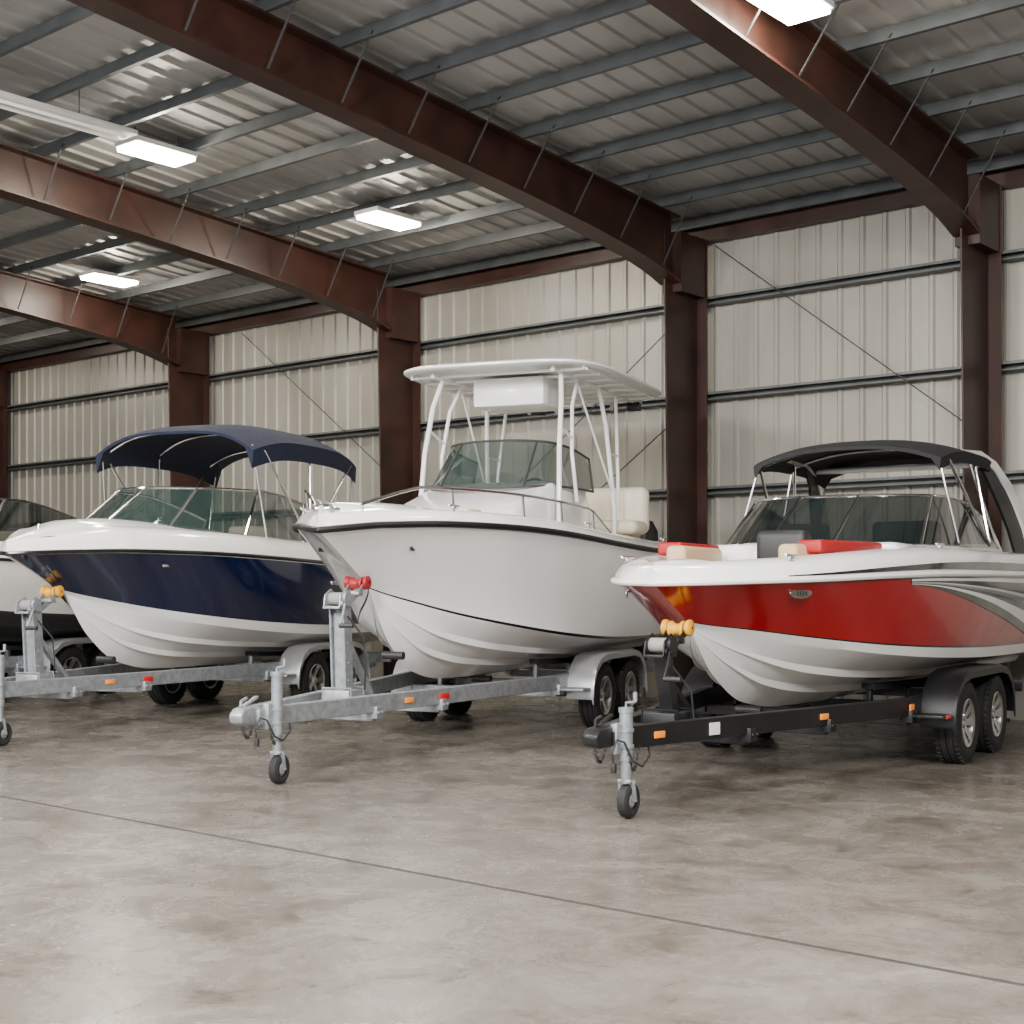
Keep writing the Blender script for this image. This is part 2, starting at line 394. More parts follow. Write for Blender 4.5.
def bimini(parent,x0,x1,W,z0,crown,drop,mat,piv,fmat,name='bimini_top',bows=(.08,.5,.92),hem=.07,pw=2.6):
    m=M(); nx,ny=20,24
    def zz(u,v): return z0+crown*(1-abs(v)**pw)-drop*abs(2*u-1)**3.2
    rows=[]
    for i in range(nx+1):
        u=i/nx; x=x0+(x1-x0)*u; t_=[];b_=[]
        k=1-.06*abs(2*u-1)**4
        for j in range(ny+1):
            v=-1+2*j/ny; t_.append((x,W*v*k,zz(u,v))); b_.append((x,W*v*k*.985,zz(u,v)-.03-(hem if abs(v)>.95 else 0)))
        rows.append(t_+b_[::-1])
    m.loft(rows,cv=True,caps=True); c=m.build(name,mat,parent,ang=50)
    m=M()
    for q in bows:
        m.mark()
        x=x0+(x1-x0)*q; pts=[(piv[0],-piv[1],piv[2])]
        for j in range(ny+1):
            v=-1+2*j/ny; pts.append((x,W*v*.955,zz(q,v)-.05))
        pts.append((piv[0],piv[1],piv[2])); m.tube(pts,.015)
    m.build('bimini_bow',fmat,c)
    m=M()
    for s in (-1,1):
        m.mark(); m.cyl((x0+.05,s*W*.9,z0-.08),(piv[0]-1.0,s*piv[1],piv[2]),.010,n=6)
        m.mark(); m.cyl((x1-.05,s*W*.9,z0-.08),(piv[0]+1.1,s*piv[1],piv[2]),.012,n=6)
    m.build('bimini_strut',fmat,c); return c
def rail(H,parent,t0,t1,inset,hh,mat,name='bow_rail',n=26,posts=5,r=.014):
    m=M()
    for s in (-1,1):
        P=[]; m.mark()
        for i in range(n+1):
            t=t0+(t1-t0)*i/n; y=max(H.ysheer(t)-inset,.0); f=min(1,(1-i/n)*6)*min(1,.35+i/n*6)
            P.append((H.L*t,s*y,H.zs(t)+.10+hh*max(f,0)))
        m.tube(P,r)
        for k in range(posts):
            i=int(k*n*.85/(posts-1)); p=P[i]; m.cyl(p,(p[0]+.04,p[1],H.zs(p[0]/H.L)+.08),r*.9,n=8)
    return m.build(name,mat,parent)
T7=[0,.02,.06,.14,.25,.4,.6,.8,1]
def cushion(parent,c,d,mat,name='seat_cushion',rot=None,b=.05):
    m=M(); m.box(c,d,0,b,rot,4); return m.build(name,mat,parent,ang=60)
def cleats(H,B,tt,f):
    m=M()
    for t in tt:
        for s in (-1,1):
            m.mark(); p=(H.L*t,s*(H.ysheer(t)-.11),H.zs(t)+f(t)); m.box(p,(.2,.025,.02),0,.008); m.box((p[0],p[1],p[2]-.015),(.07,.03,.03),0,.005)
    m.build('mooring_cleat',CHR,B)

def boat_navy(base,rz,label,canvas=True):
    B=empty('motorboat',base,rz,label,'boat')
    H=Hull(6.7,.85,T7,[0,.18,.40,.76,1.03,1.2,1.24,1.22,1.17],[1.74,1.75,1.765,1.78,1.775,1.75,1.71,1.68,1.66],
        [0,.06,.20,.50,.80,1.0,1.09,1.10,1.08],[1.36,1.32,1.25,1.13,1.02,.93,.87,.86,.86],[1.36,1.20,.94,.66,.55,.53,.52,.52,.52],1.0)
    build_hull(H,B,[(0,0),(.10,2),(.13,1),(.965,0)] if canvas else [(0,0),(.20,2),(.24,1)],[BOTW,NAVY,GELW] if canvas else [PLB,GELW,DARK])
    rubrail(H,B,.022,BLK)
    build_deck(H,B,lambda t:.30,lambda t:min(.24,.12+1.0*t),lambda t:t>.37,lambda t:1.25,lambda t:.11*min(1,t*5),GELW)
    half=[(1.50,0,2.09),(1.58,.3,2.07),(1.82,.62,2.03),(2.3,.87,1.99),(3.1,.96,1.965),(3.9,.98,1.94),(4.7,.98,1.92)]
    windshield(B,half,.68,.88,lambda u:2.49-.0*u if u<.5 else 2.49-.56*(u-.5)**1.3,GLSL if canvas else GLS,CHR,(.22,.36,.5,.64,.78))
    rail(H,B,.02,.28,.13,.04,CHR,'bow_rail',posts=4,r=.010)
    if canvas: bimini(B,2.70,5.2,1.08,3.06,.24,.15,CANN,(3.95,1.04,1.95),CHR,hem=.17,pw=3.4)
    for s in (-1,1): cushion(B,(3.55,s*.48,1.75),(.2,.5,.75),CREAM,'seat'); 
    cushion(B,(5.7,0,1.75),(.35,1.7,.4),CREAM,'rear_seat')
    m=M(); 
    for s in (-1,1):
        p=H.top(.62,.72); m.mark(); m.box((p.x,s*(p.y+.008),p.z),(.30,.012,.05),0,.01)
        p=H.top(.18,.8); m.mark(); m.box((p.x,s*(p.y+.012),p.z),(.12,.012,.03),0,.01)
    m.build('hull_vent',CHR,B)
    m=M(); m.lathe([(0,.0),(0,.04),(.03,.045),(.05,.02),(.10,.015)],(.45,0,1.93),'z'); m.build('bow_light',CHR,B)
    m=M(); m.prism([(0,1.2),(.28,1.15),(.36,.9),(.30,.62),(.18,.5),(.08,.62),(0,.9)],-.1,.1,0,.03); m.build('stern_drive',PLB,B,loc=(6.7,0,0))
    return B,H
def outboard(parent,loc):
    o=M(); o.loft([[(x+.25*sx*math.copysign(abs(math.cos(a))**.6,math.cos(a)),.2*sx*math.copysign(abs(math.sin(a))**.6,math.sin(a)),z) for a in [2*math.pi*k/24 for k in range(24)]] for x,sx,z in ((.25,.05,2.24),(.25,.7,2.22),(.26,.95,2.1),(.25,1,1.85),(.24,.9,1.65),(.23,.6,1.56),(.22,.5,1.5))],cv=True,caps=True)
    b=o.build('outboard_motor',PLB,parent,loc=loc)
    m=M(); m.prism([(.12,1.5),(.35,1.5),(.34,.7),(.38,.5),(.3,.42),(.1,.5),(.12,.7)],-.06,.06,0,.02); m.box((.02,0,1.5),(.2,.25,.3),0,.02)
    m.build('outboard_leg',PLB,b); return b
def boat_white(base,rz):
    B=empty('center_console_boat',base,rz,'white center console fishing boat with hard T-top','boat')
    H=Hull(6.4,.85,T7,[0,.16,.36,.74,1.06,1.22,1.26,1.24,1.2],[1.88,1.90,1.93,1.95,1.94,1.91,1.86,1.83,1.82],
        [0,.06,.20,.50,.82,1.02,1.11,1.12,1.10],[1.42,1.38,1.31,1.18,1.06,.96,.89,.87,.87],[1.42,1.25,.98,.69,.58,.56,.56,.56,.56],1.2)
    build_hull(H,B,[(0,1),(.03,0)],[GEL,BLK,BOTW],botmi=2)
    rubrail(H,B,.028,FBL)
    build_deck(H,B,lambda t:.22,lambda t:.13,lambda t:t>.14,lambda t:(H.zs(t)-.06 if t<.24 else (1.70 if t<.36 else 1.35)),lambda t:.06,GEL,ff=lambda t:.80 if t<.36 else .92)
    rail(H,B,.05,.60,.10,.20,CHR)
    m=M(); m.prism([(2.3,1.4),(2.3,1.98),(2.5,2.16),(2.85,2.28),(3.25,2.40),(3.5,2.50),(4.45,2.48),(4.65,2.3),(4.7,1.4)],-.70,.70,0,.12); con=m.build('console',GEL,B,ang=40)
    half=[(3.05,0,2.40),(3.10,.32,2.40),(3.32,.60,2.42),(3.85,.71,2.44),(4.62,.71,2.44)]
    windshield(con,half,.50,.92,lambda u:2.92-.12*u,GLSL,DARK,(.33,.67),'console_windshield',.012)
    cushion(con,(2.2,0,1.93),(.35,.8,.45),CREAM,'front_seat')
    m=M(); m.tube([(4.5,0.0,2.35),(4.68,0,2.42)],.02); ring=[(4.68+.06*math.sin(a)*.5,.19*math.cos(a),2.42+.19*math.sin(a)) for a in [2*math.pi*k/24 for k in range(24)]]; m.tube(ring,.013,closed=True); m.build('steering_wheel',PLB,con)
    m=M()
    for y in (-.60,.20): m.box((5.55,y,2.10),(.5,.76,.16),0,.07,seg=4); m.box((5.80,y,2.30),(.20,.76,.54),0,.095,seg=5)
    m.box((5.7,-.2,1.68),(.5,1.3,.8),0,.05); m.build('helm_seat',CREAM,B,ang=60)
    cushion(B,(6.15,0,1.96),(.25,1.4,.25),CREAM,'rear_seat')
    cx0=4.85
    def se(sx,sy,z,n=48,p=.42,cx=cx0):
        return [(cx+sx*math.copysign(abs(math.cos(a))**p,math.cos(a)),sy*math.copysign(abs(math.sin(a))**p,math.sin(a)),z) for a in [2*math.pi*k/n for k in range(n)]]
    zt=3.67; a,b=1.60,1.12
    m=M(); m.loft([se(a*k,b*k,zt+dz) for k,dz in ((.02,.06),(.5,.055),(.85,.04),(.97,.02),(1,.0),(1,-.018),(.985,-.032),(.93,-.032),(.92,-.012),(.5,-.008),(.02,-.008))],cv=True,caps=True)
    tt=m.build('hard_top',WHT,B,ang=50)
    m=M(); m.box((4.25,0,zt-.20),(.62,.80,.30),0,.03); m.build('electronics_box',WHT,tt)
    m=M(); X=.50
    for s in (-1,1):
        m.tube([(2.95+X,s*.74,1.45),(2.92+X,s*.76,2.3),(2.98+X,s*.74,2.8),(3.12+X,s*.71,3.3),(3.25+X,s*.66,3.6)],.025,0,10)
        m.tube([(4.75+X,s*.74,1.45),(4.70+X,s*.76,2.3),(4.55+X,s*.71,3.2),(4.45+X,s*.66,3.6)],.025,0,10)
        m.tube([(3.45+X,s*.76,2.30),(3.38+X,s*.73,2.8),(3.5+X,s*.69,3.3),(3.75+X,s*.66,3.6)],.020,0,10)
        m.tube([(4.95+X,s*.74,1.5),(4.92+X,s*.73,2.7),(5.05+X,s*.66,3.6)],.020,0,10)
        m.tube([(3.05+X,s*.72,3.05),(3.40+X,s*.72,2.95)],.014); m.tube([(4.62+X,s*.72,2.9),(4.94+X,s*.72,2.9)],.014)
        m.tube([(3.7+X,s*.66,3.6),(4.68+X,s*.75,2.45)],.012)
        m.tube([(3.0+X,s*.66,3.61),(5.7+X,s*.66,3.61)],.022)
        m.tube([(3.1+X,s*.95,3.625),(5.6+X,s*.95,3.625)],.016)
    for x in (3.15,3.55,3.95,4.35,4.75,5.15,5.5): m.cyl((x+X,-.98,3.615),(x+X,.98,3.615),.016)
    m.build('top_frame',WHT,tt)
    m=M()
    for y in (-.7,-.35,0,.35,.7): m.mark(); m.tube([(6.35,y,3.54),(6.47,y,3.74)],.022,0,10)
    m.build('rod_holder',WHT,tt)
    m=M()
    for y in (-.65,.55): m.mark(); m.box((6.3,y,3.56),(.12,.16,.1),0,.02)
    m.build('deck_light',PLB,tt)
    m=M()
    for s in (-1,1):
        p=H.top(.09,.72); m.mark(); m.box((p.x,s*(p.y+.006),p.z),(.10,.012,.035),0,.01)
    m.build('hull_marking',DARK,B)
    m=M(); m.box((.35,0,2.05),(.35,.10,.04),0,.015); m.cyl((.10,-.06,2.05),(.10,.06,2.05),.04); m.build('anchor_roller',CHR,B)
    cleats(H,B,(.16,.5,.93),lambda t:.16)
    for y in (-.62,.30): outboard(B,(6.4,y,0))
    return B,H
def boat_red(base,rz):
    B=empty('bowrider_boat',base,rz,'red and white bowrider boat with black canvas top','boat')
    H=Hull(6.8,.56,T7,[0,.26,.50,.80,1.02,1.16,1.22,1.22,1.18],[1.46,1.465,1.475,1.49,1.515,1.535,1.54,1.54,1.54],
        [0,.10,.28,.58,.86,1.03,1.10,1.11,1.09],[1.16,1.13,1.09,1.01,.93,.87,.83,.82,.82],[1.16,1.01,.80,.58,.50,.48,.48,.48,.48],.8)
    U=lambda t:min(1.35,max(0,(t-.30)/.36))
    P_=1.5
    bd=[lambda t:.885-.38*U(t)**P_-.11*min(1,1.5*U(t)),lambda t:.885-.38*U(t)**P_,lambda t:.89-.27*U(t)**P_,lambda t:.895-.20*U(t)**P_,lambda t:.905-.15*U(t)**P_,lambda t:.91-.12*U(t)**P_,lambda t:.925-.02*U(t)**P_,lambda t:.952]
    cols=[2,0,2,3,0,2,0]
    decs=[(.30,.99,bd[i],bd[i+1],cols[i]) for i in range(7)]
    build_hull(H,B,[(0,0),(.12,2),(.145,1),(.95,2),(.965,0)],[GEL,RED,BLK,SILV],decals=decs)
    rubrail(H,B,.020,WHT)
    hf=lambda t:.12+.10*min(1,t*2.5)
    build_deck(H,B,lambda t:.26,hf,lambda t:t>.05,lambda t:(H.zs(t)-.03 if t<.14 else (1.40 if t<.38 else 1.15)),lambda t:.02,GEL,ff=lambda t:.75 if t<.38 else .9)
    m=M()
    for s in (-1,1):
        rows=[]; m.mark()
        for i in range(31):
            t=.10+.88*i/30; yb=H.ysheer(t); z=H.zs(t); h=hf(t); wv=.06*math.sin(math.pi*min(1,i/38))+.006
            rows.append([(H.L*t,s*(yb-.001),z+h*.18),(H.L*t,s*(yb-.002-.02*wv/.08),z+h*.18+wv)])
        m.loft(rows)
    m.build('deck_stripe',BLK,B)
    for s in (-1,1):
        R=Matrix.Rotation(.13*s,3,'Z')
        cushion(B,(1.45,s*.34,1.52),(.9,.34,.10),TAN,'bow_cushion',b=.04)
        cushion(B,(1.68,s*.50,1.67),(.95,.16,.15),TAN,'bow_backrest',R,.04)
        cushion(B,(1.84,s*.62,1.725),(1.0,.20,.10),VRED,'backrest_trim',R,.03)
    m=M()
    for s in (-1,1): m.mark(); m.box((2.55,s*.55,1.5),(.55,.72,.56),0,.08,seg=3)
    m.build('dash_console',GEL,B,ang=60)
    cushion(B,(2.15,-.04,1.74),(.18,.42,.28),PLB,'walkthrough_door',None,.06)
    half=[(2.50,0,1.79),(2.54,.3,1.79),(2.68,.6,1.78),(3.0,.86,1.765),(3.6,.97,1.76),(4.3,1.0,1.76),(5.0,1.0,1.76)]
    windshield(B,half,.66,.91,lambda u:2.20 if u<.35 else 2.20-.24*((u-.35)/.65)**1.5,GLS,CHR,(.25,.42,.58,.75),fr=.013)
    bimini(B,3.62,5.4,.90,2.62,.14,.10,CANB,(4.6,1.0,1.8),CHR,bows=(.1,.55))
    m=M()
    for s in (-1,1):
        path=[(4.35,.80,2.63),(4.85,.83,2.64),(5.22,.87,2.56),(5.55,.93,2.36),(5.84,1.0,2.03),(6.05,1.04,1.72)]
        wid=[.04,.07,.09,.12,.15,.22]; rows=[]
        for i,(x,y,z) in enumerate(path):
            a=Vector(path[max(i-1,0)]);c=Vector(path[min(i+1,5)]); d=(c-a).normalized(); nn=Vector((-d.z,0,d.x)).normalized(); w=wid[i]
            p=Vector((x,y,z)); q=[p+nn*w*.5+Vector((0,-.03,0)),p+nn*w*.55,p+nn*w*.5+Vector((0,.03,0)),p-nn*w*.5+Vector((0,.03,0)),p-nn*w*.55,p-nn*w*.5+Vector((0,-.03,0))]
            rows.append([Vector((v.x,v.y*s,v.z)) for v in q])
        m.loft(rows,cv=True,caps=True)
    m.beam((5.2,-.87,2.58),(5.2,.87,2.58),.18,.05,0,.02)
    tw=m.build('tower_arch',GEL,B,ang=45)
    m=M()
    for s in (-1,1):
        m.mark(); ins=[(4.85,.83,2.58),(5.05,.86,2.42),(5.24,.92,2.18),(5.40,.97,1.95),(5.52,1.0,1.74)]; out=[(5.15,.86,2.57),(5.38,.90,2.42),(5.60,.95,2.20),(5.78,.99,2.0),(5.93,1.02,1.74)]
        m.loft([[(a_[0],s*(a_[1]+.014),a_[2]),(c_[0],s*(c_[1]+.014),c_[2]),(c_[0],s*(c_[1]-.014),c_[2]),(a_[0],s*(a_[1]-.014),a_[2])] for a_,c_ in zip(ins,out)],cv=True,caps=True)
    m.build('tower_panel',FBL,tw)
    m=M()
    for s in (-1,1):
        m.mark(); m.tube([(4.55,s*.82,2.60),(4.75,s*.90,2.2),(4.95,s*.98,1.78)],.014)
    m.build('tower_leg',CHR,tw)
    for s in (-1,1): cushion(B,(3.8,s*.5,1.7),(.25,.55,.6),PLB,'helm_seat')
    cushion(B,(5.7,0,1.62),(.4,1.6,.45),CREAM,'rear_seat')
    m=M()
    for s in (-1,1):
        m.mark()
        p=H.top(.115,.80); p2=H.top(.14,.80); a=math.atan2(p2.y-p.y,p2.x-p.x)
        R=Matrix.Rotation(a*s,3,'Z'); k=24
        cx=Vector((p.x,s*(p.y+.010),p.z)); rows=[]
        for rr_,off in ((1,0),(.96,.010),(.7,.014),(.02,.014)):
            rows.append([cx+R@Vector((.10*rr_*math.cos(2*math.pi*j/k),s*off,.040*rr_*math.sin(2*math.pi*j/k))) for j in range(k)])
        m.loft(rows,cv=True)
        for j in (-1.5,-.5,.5,1.5): m.box(cx+R@Vector((j*.026,s*.015,0)),(.012,.004,.026),1,0,R)
    m.build('hull_emblem',[CHR,DARK],B)
    cleats(H,B,(.12,.42,.9),lambda t:hf(t)+.015)
    m=M(); m.prism([(0,1.1),(.28,1.05),(.36,.85),(.30,.58),(.18,.48),(.08,.58),(0,.85)],-.1,.1,0,.03); m.build('stern_drive',PLB,B,loc=(6.8,0,0))
    return B,H

# ---------------------------------------------------------------- trailers
def make_wheel(parent,x,y,R,w,side,rimmat,spokes,src=None):
    if src is None:
        m=M(); r0=R*.60
        m.lathe([(-w*.42,r0),(-w*.5,R*.72),(-w*.5,R*.86),(-w*.42,R*.965),(-w*.28,R*.995),(-w*.27,R*.965),(-w*.23,R*.965),(-w*.22,R),(-w*.03,R),(-w*.02,R*.965),(w*.02,R*.965),(w*.03,R),(w*.22,R),(w*.23,R*.965),(w*.27,R*.965),(w*.28,R*.995),(w*.42,R*.965),(w*.5,R*.86),(w*.5,R*.72),(w*.42,r0)],(0,0,0),'y',0,48,closed=True)
        for k in range(40):
            a=2*math.pi*k/40
            for sg in (-1,1): m.box((math.cos(a)*R*.985,sg*w*.36,math.sin(a)*R*.985),(.02,w*.16,.018),0,0,Matrix.Rotation(-a+math.pi/2,3,'Y'))
        t=m.build('wheel',RUBB,parent,(x,y,R),ang=40)
        m=M()
        f=side*w
        m.lathe([(f*.44,r0),(f*.46,r0*.97),(f*.40,r0*.90),(f*.10,r0*.86),(-f*.40,r0*.9),(-f*.42,r0)],(0,0,0),'y',0,40)
        m.lathe([(f*.30,.001),(f*.34,r0*.16),(f*.26,r0*.22),(f*.22,r0*.36),(f*.10,r0*.36)],(0,0,0),'y',0,24)
        m.lathe([(f*.05,.001),(f*.05,r0*.87)],(0,0,0),'y',1,32)
        for k in range(spokes):
            a=2*math.pi*k/spokes; ca,sa=math.cos(a),math.sin(a)
            rows=[]
            for rr_,ww,yy_ in ((r0*.25,r0*.13,f*.25),(r0*.6,r0*.15,f*.31),(r0*.9,r0*.22,f*.40)):
                T_=Vector((-sa,0,ca)); c_=Vector((ca*rr_,yy_,sa*rr_)); rows.append([c_+T_*ww,c_-T_*ww,c_-T_*ww*.8-Vector((0,f*.15,0)),c_+T_*ww*.8-Vector((0,f*.15,0))])
            m.loft(rows,cv=True,caps=True)
        for k in range(5):
            a=2*math.pi*k/5+.3; m.cyl((math.cos(a)*r0*.3,f*.2,math.sin(a)*r0*.3),(math.cos(a)*r0*.3,f*.30,math.sin(a)*r0*.3),.012,0,8)
        rm=m.build('wheel_rim',[rimmat,DARK],t,ang=30); return (t,rm)
    t=src[0].copy(); C.objects.link(t); t.parent=parent; t.location=(x,y,R)
    r=src[1].copy(); C.objects.link(r); r.parent=t; 
    if side!=src[2]: t.rotation_euler=(0,0,math.pi)
    return (t,r)
def trailer(base,rz,kind,label,ax,xw,zw,xroll,zroll,bowx,H,half=.80,jx=.30,xt=.15,R=.33,sp=.85,jtop=.79):
    T=empty('boat_trailer',base,rz,label,'boat trailer')
    black=(kind=='black'); FR=BST if black else GALV; FD=FBL if black else FEN
    zt=.50; hh=.14; xk=ax-.7; xe=ax+sp+1.45
    ROLL={'black':YEL,'silver_red':RRED,'silver_yellow':YEL}[kind]
    xs0=.12+xt
    m=M()
    for s in (-1,1):
        m.beam((xs0,s*.06,zt),(xk,s*half,zt),.07,hh,0,.006); m.beam((xk-.03,s*half,zt),(xe,s*half,zt),.07,hh,0,.006)
    m.box((xs0+.16,0,zt),(.5,.16,.11),0,.01)
    for x in (1.55,2.45,xk,ax+sp/2,xe-.3):
        y=min(half,.06+(half-.06)*(x-xs0)/(xk-xs0)); m.beam((x,-y,.40),(x,y,.40),.07,.08,0,.005)
        for s in (-1,1):
            m.box((x,s*y,.43),(.12,.10,.10),0,.006)
            for a_ in (-.035,.035): m.cyl((x+a_,s*(y+.05),.43),(x+a_,s*(y+.062),.43),.012,0,8)
    m.box((xe,0,zt-.01),(.06,2*half+.3,.12),0,.01)
    fr=m.build('frame',FR,T,ang=30)
    m=M()
    for x in (ax,ax+sp):
        m.mark(); m.beam((x,-half-.02,.36),(x,half+.02,.36),.06,.06); [m.box((x,s*(half+.0),.36),(.5,.05,.04),0,.01) for s in (-1,1)]
        m.cyl((x,-half-.2,R),(x,half+.2,R),.025)
    m.build('axle',DARK,T)
    m=M(); q=xt; m.prism([(-.16+q,.47),(-.17+q,.53),(-.12+q,.575),(.0+q,.585),(.14+q,.565),(.14+q,.45),(.0+q,.45),(-.10+q,.45)],-.055,.055,0,.018); m.beam((-.06+q,0,.585),(.12+q,0,.64),.03,.02,0,.004); m.cyl((.05+q,-.07,.53),(.05+q,.07,.53),.015)
    m.tube([(-.09+q,-.0,.585),(-.09+q,0,.62),(-.02+q,0,.64)],.012)
    m.build('coupler',FR,T,ang=40)
    jy=-.125 if not black else -.10
    jx=jx+xt
    if jx>.6: jy-=.06
    m=M(); top_z=jtop
    m.cyl((jx,jy,.36),(jx,jy,top_z),.042); m.cyl((jx,jy,.22),(jx,jy,.40),.033); m.cyl((jx,jy,top_z),(jx,jy,top_z+.03),.048)
    m.cyl((jx,jy,.44),(jx,jy,.46),.05); m.cyl((jx,jy,.54),(jx,jy,.56),.05)
    m.tube([(jx,jy,top_z+.02),(jx,jy,top_z+.06),(jx-.03,jy-.08,top_z+.07)],.009); m.cyl((jx-.03,jy-.08,top_z+.07),(jx-.03,jy-.08,top_z+.13),.013)
    m.box((jx,jy+.04,zt),(.18,.05,.19),0,.01)
    for s in (-1,1): m.beam((jx,jy+s*.035,.24),(jx+.03,jy+s*.035,.105),.05,.008,0,0)
    m.box((jx,jy,.235),(.06,.085,.02),0,.004)
    jk=m.build('trailer_jack',GALV,T)
    m=M(); m.lathe([(-.032,.05),(-.037,.085),(-.026,.105),(0,.110),(.026,.105),(.037,.085),(.032,.05)],(jx+.03,jy,.110),'y',0,28); m.lathe([(-.03,.001),(-.034,.03),(-.02,.052),(.02,.052),(.034,.03),(.03,.001)],(jx+.03,jy,.110),'y',1,20)
    m.build('jack_wheel',[RUBB,GALV],jk)
    m=M()
    if black:
        m.beam((xw+.12,0,zt),(xw,0,zw+.02),.10,.09); m.beam((xw+.50,0,zt),(xw+.03,0,zw-.12),.05,.05)
    else:
        for s in (-1,1): m.beam((xw+.05,s*.06,zt-.04),(xw,s*.06,zw+.04),.016,.13)
        m.beam((xw+.02,0,zt+.1),(xw-.01,0,zw-.02),.10,.03)
        m.beam((xw+.55,0,zt),(xw+.05,0,zw-.18),.05,.05)
        for z_ in (.68,.82,.98): m.cyl((xw+.02,-.075,z_),(xw+.02,.075,z_),.012,0,8)
    m.box((xw+.06,0,zt+.02),(.26,.24,.17),0,.01)
    for a_ in (-.05,.16): m.tube([(xw+a_,-.13,zt-.09),(xw+a_,-.13,zt+.12),(xw+a_,.13,zt+.12),(xw+a_,.13,zt-.09)],.010,0,6)
    m.beam((xw-.02,0,zw-.02),(xroll,0,zroll-.06),.05,.05)
    for s in (-1,1): m.beam((xroll-.10,s*.065,zroll-.08),(xroll,s*.065,zroll),.012,.05)
    m.box((xroll-.06,0,zroll-.08),(.06,.14,.03),0,.004)
    ws=m.build('winch_stand',FR,T,ang=30)
    m=M(); m.box((xw-.05,0,zw+.02),(.20,.15,.02),0,.004); 
    for s in (-1,1): m.prism([(xw-.14,zw+.02),(xw+.06,zw+.02),(xw+.05,zw+.12),(xw-.02,zw+.17),(xw-.12,zw+.12)],s*.07-.005,s*.07+.005)
    m.cyl((xw-.04,-.065,zw+.09),(xw-.04,.065,zw+.09),.05,1); m.cyl((xw-.04,-.10,zw+.09),(xw-.04,-.075,zw+.09),.06,0,24); m.cyl((xw-.10,-.09,zw+.05),(xw-.10,-.075,zw+.05),.025,0,16)
    m.tube([(xw-.10,-.10,zw+.05),(xw-.17,-.12,zw-.04),(xw-.22,-.12,zw-.12)],.011); m.cyl((xw-.22,-.12,zw-.12),(xw-.22,-.24,zw-.12),.019,2)
    m.build('winch',[GALV if not black else BST,STRAP,PLB],ws)
    m=M(); m.lathe([(-.055,.015),(-.055,.055),(-.04,.058),(-.02,.042),(0,.036),(.02,.042),(.04,.058),(.055,.055),(.055,.015)],(xroll,0,zroll),'y',0,24)
    m.build('bow_roller',ROLL,ws)
    m=M()
    for s in (-1,1): m.mark(); m.lathe([(s*.065,.012),(s*.065,.045),(s*.08,.056),(s*.10,.056),(s*.11,.04),(s*.11,.01)],(xroll,0,zroll+.01),'y',0,20)
    m.build('roller_end_bell',ROLL,ws)
    m=M(); m.beam((xw-.02,0,zw+.12),(xroll+.03,0,zroll-.10),.05,.004,0,0); m.build('winch_strap',STRAP,ws)
    m=M(); m.tube([(xw+.0,-.07,zw-.05),(xw+.10,-.16,zw-.22),(xw+.12,-.17,zw-.42),(xw+.16,-.14,zt+.10)],.007); m.build('safety_cable',PLB,ws)
    x0=ax-.46; x1=ax+sp+.46
    for s in (-1,1):
        m=M(); pr=[(x0-.05,.34),(x0-.02,.52),(x0+.07,.65),(x0+.22,.735),(x0+.42,.765),(x1-.42,.765),(x1-.22,.735),(x1-.07,.65),(x1+.02,.52),(x1+.05,.34)]
        yi=s*(half+.03); yo=s*(half+.31); rows=[]
        for (x,z) in pr:
            cx_=(x0+x1)/2
            rows.append([(x,yi,z),(x,yo-s*.02,z),(x,yo,z-.015),(cx_+(x-cx_)*.985,yo,z-.07),(cx_+(x-cx_)*.98,yo-s*.012,z-.07),(cx_+(x-cx_)*.99,yo-s*.02,z-.02),(x,yi,z-.015)])
        m.loft(rows,cv=True,caps=True); 
        m.box((ax+sp/2,s*(half+.06),.62),(.08,.05,.24))
        m.build('fender',FD,T,ang=40)
        m=M(); m.box((x0-.16,s*(half+.16),.43),(.22,.24,.025),0,.006); m.build('fender_step',FR,T)
    yc=half+.18
    a=make_wheel(T,ax,-yc,R,.21,-1,ALU,8 if black else 5)
    src=(a[0],a[1],-1)
    make_wheel(T,ax+sp,-yc,R,.2,-1,ALU,5,src); make_wheel(T,ax,yc,R,.2,1,ALU,5,src); make_wheel(T,ax+sp,yc,R,.2,1,ALU,5,src)
    def hz(xl,y):
        x=xl-bowx; t=max(0,min(1,(x-H.xc0)/(H.L-H.xc0))); w=min(1,y/max(H.yc(t),.01)); return H.zk(t)+(H.zc(t)-H.zk(t))*w**.92
    y=.52
    m=M()
    xs=[xk+.1+(xe-xk-.2)*i/8 for i in range(9)]
    for s in (-1,1):
        m.mark()
        m.loft([[(x,s*y-.05,hz(x,y)-.040),(x,s*y+.05,hz(x,y)-.040),(x,s*y+.05,hz(x,y)-.09),(x,s*y-.05,hz(x,y)-.09)] for x in xs],cv=True,caps=True)
    m.build('bunk',CARP,T)
    m=M()
    for s in (-1,1):
        for x in (xk+.15,ax+sp/2,xe-.3): m.mark(); m.box((x,s*y,(hz(x,y)-.07+.40)/2),(.06,.04,max(.04,hz(x,y)-.07-.40)),0,.004)
    m.build('bunk_bracket',FR,T)
    m=M()
    for x in (2.45,xk): 
        z0=H.zk(max(0,min(1,(x-bowx-H.xc0)/(H.L-H.xc0)))); m.mark(); m.cyl((x,-.10,z0-.045),(x,.10,z0-.045),.035)
    m.build('keel_roller',PLB,T)
    ang=math.atan2(half-.06,xk-xs0)
    def onrail(x): return -(.06+(half-.06)*(x-xs0)/(xk-xs0))-.042
    R_=Matrix.Rotation(-ang,3,'Z')
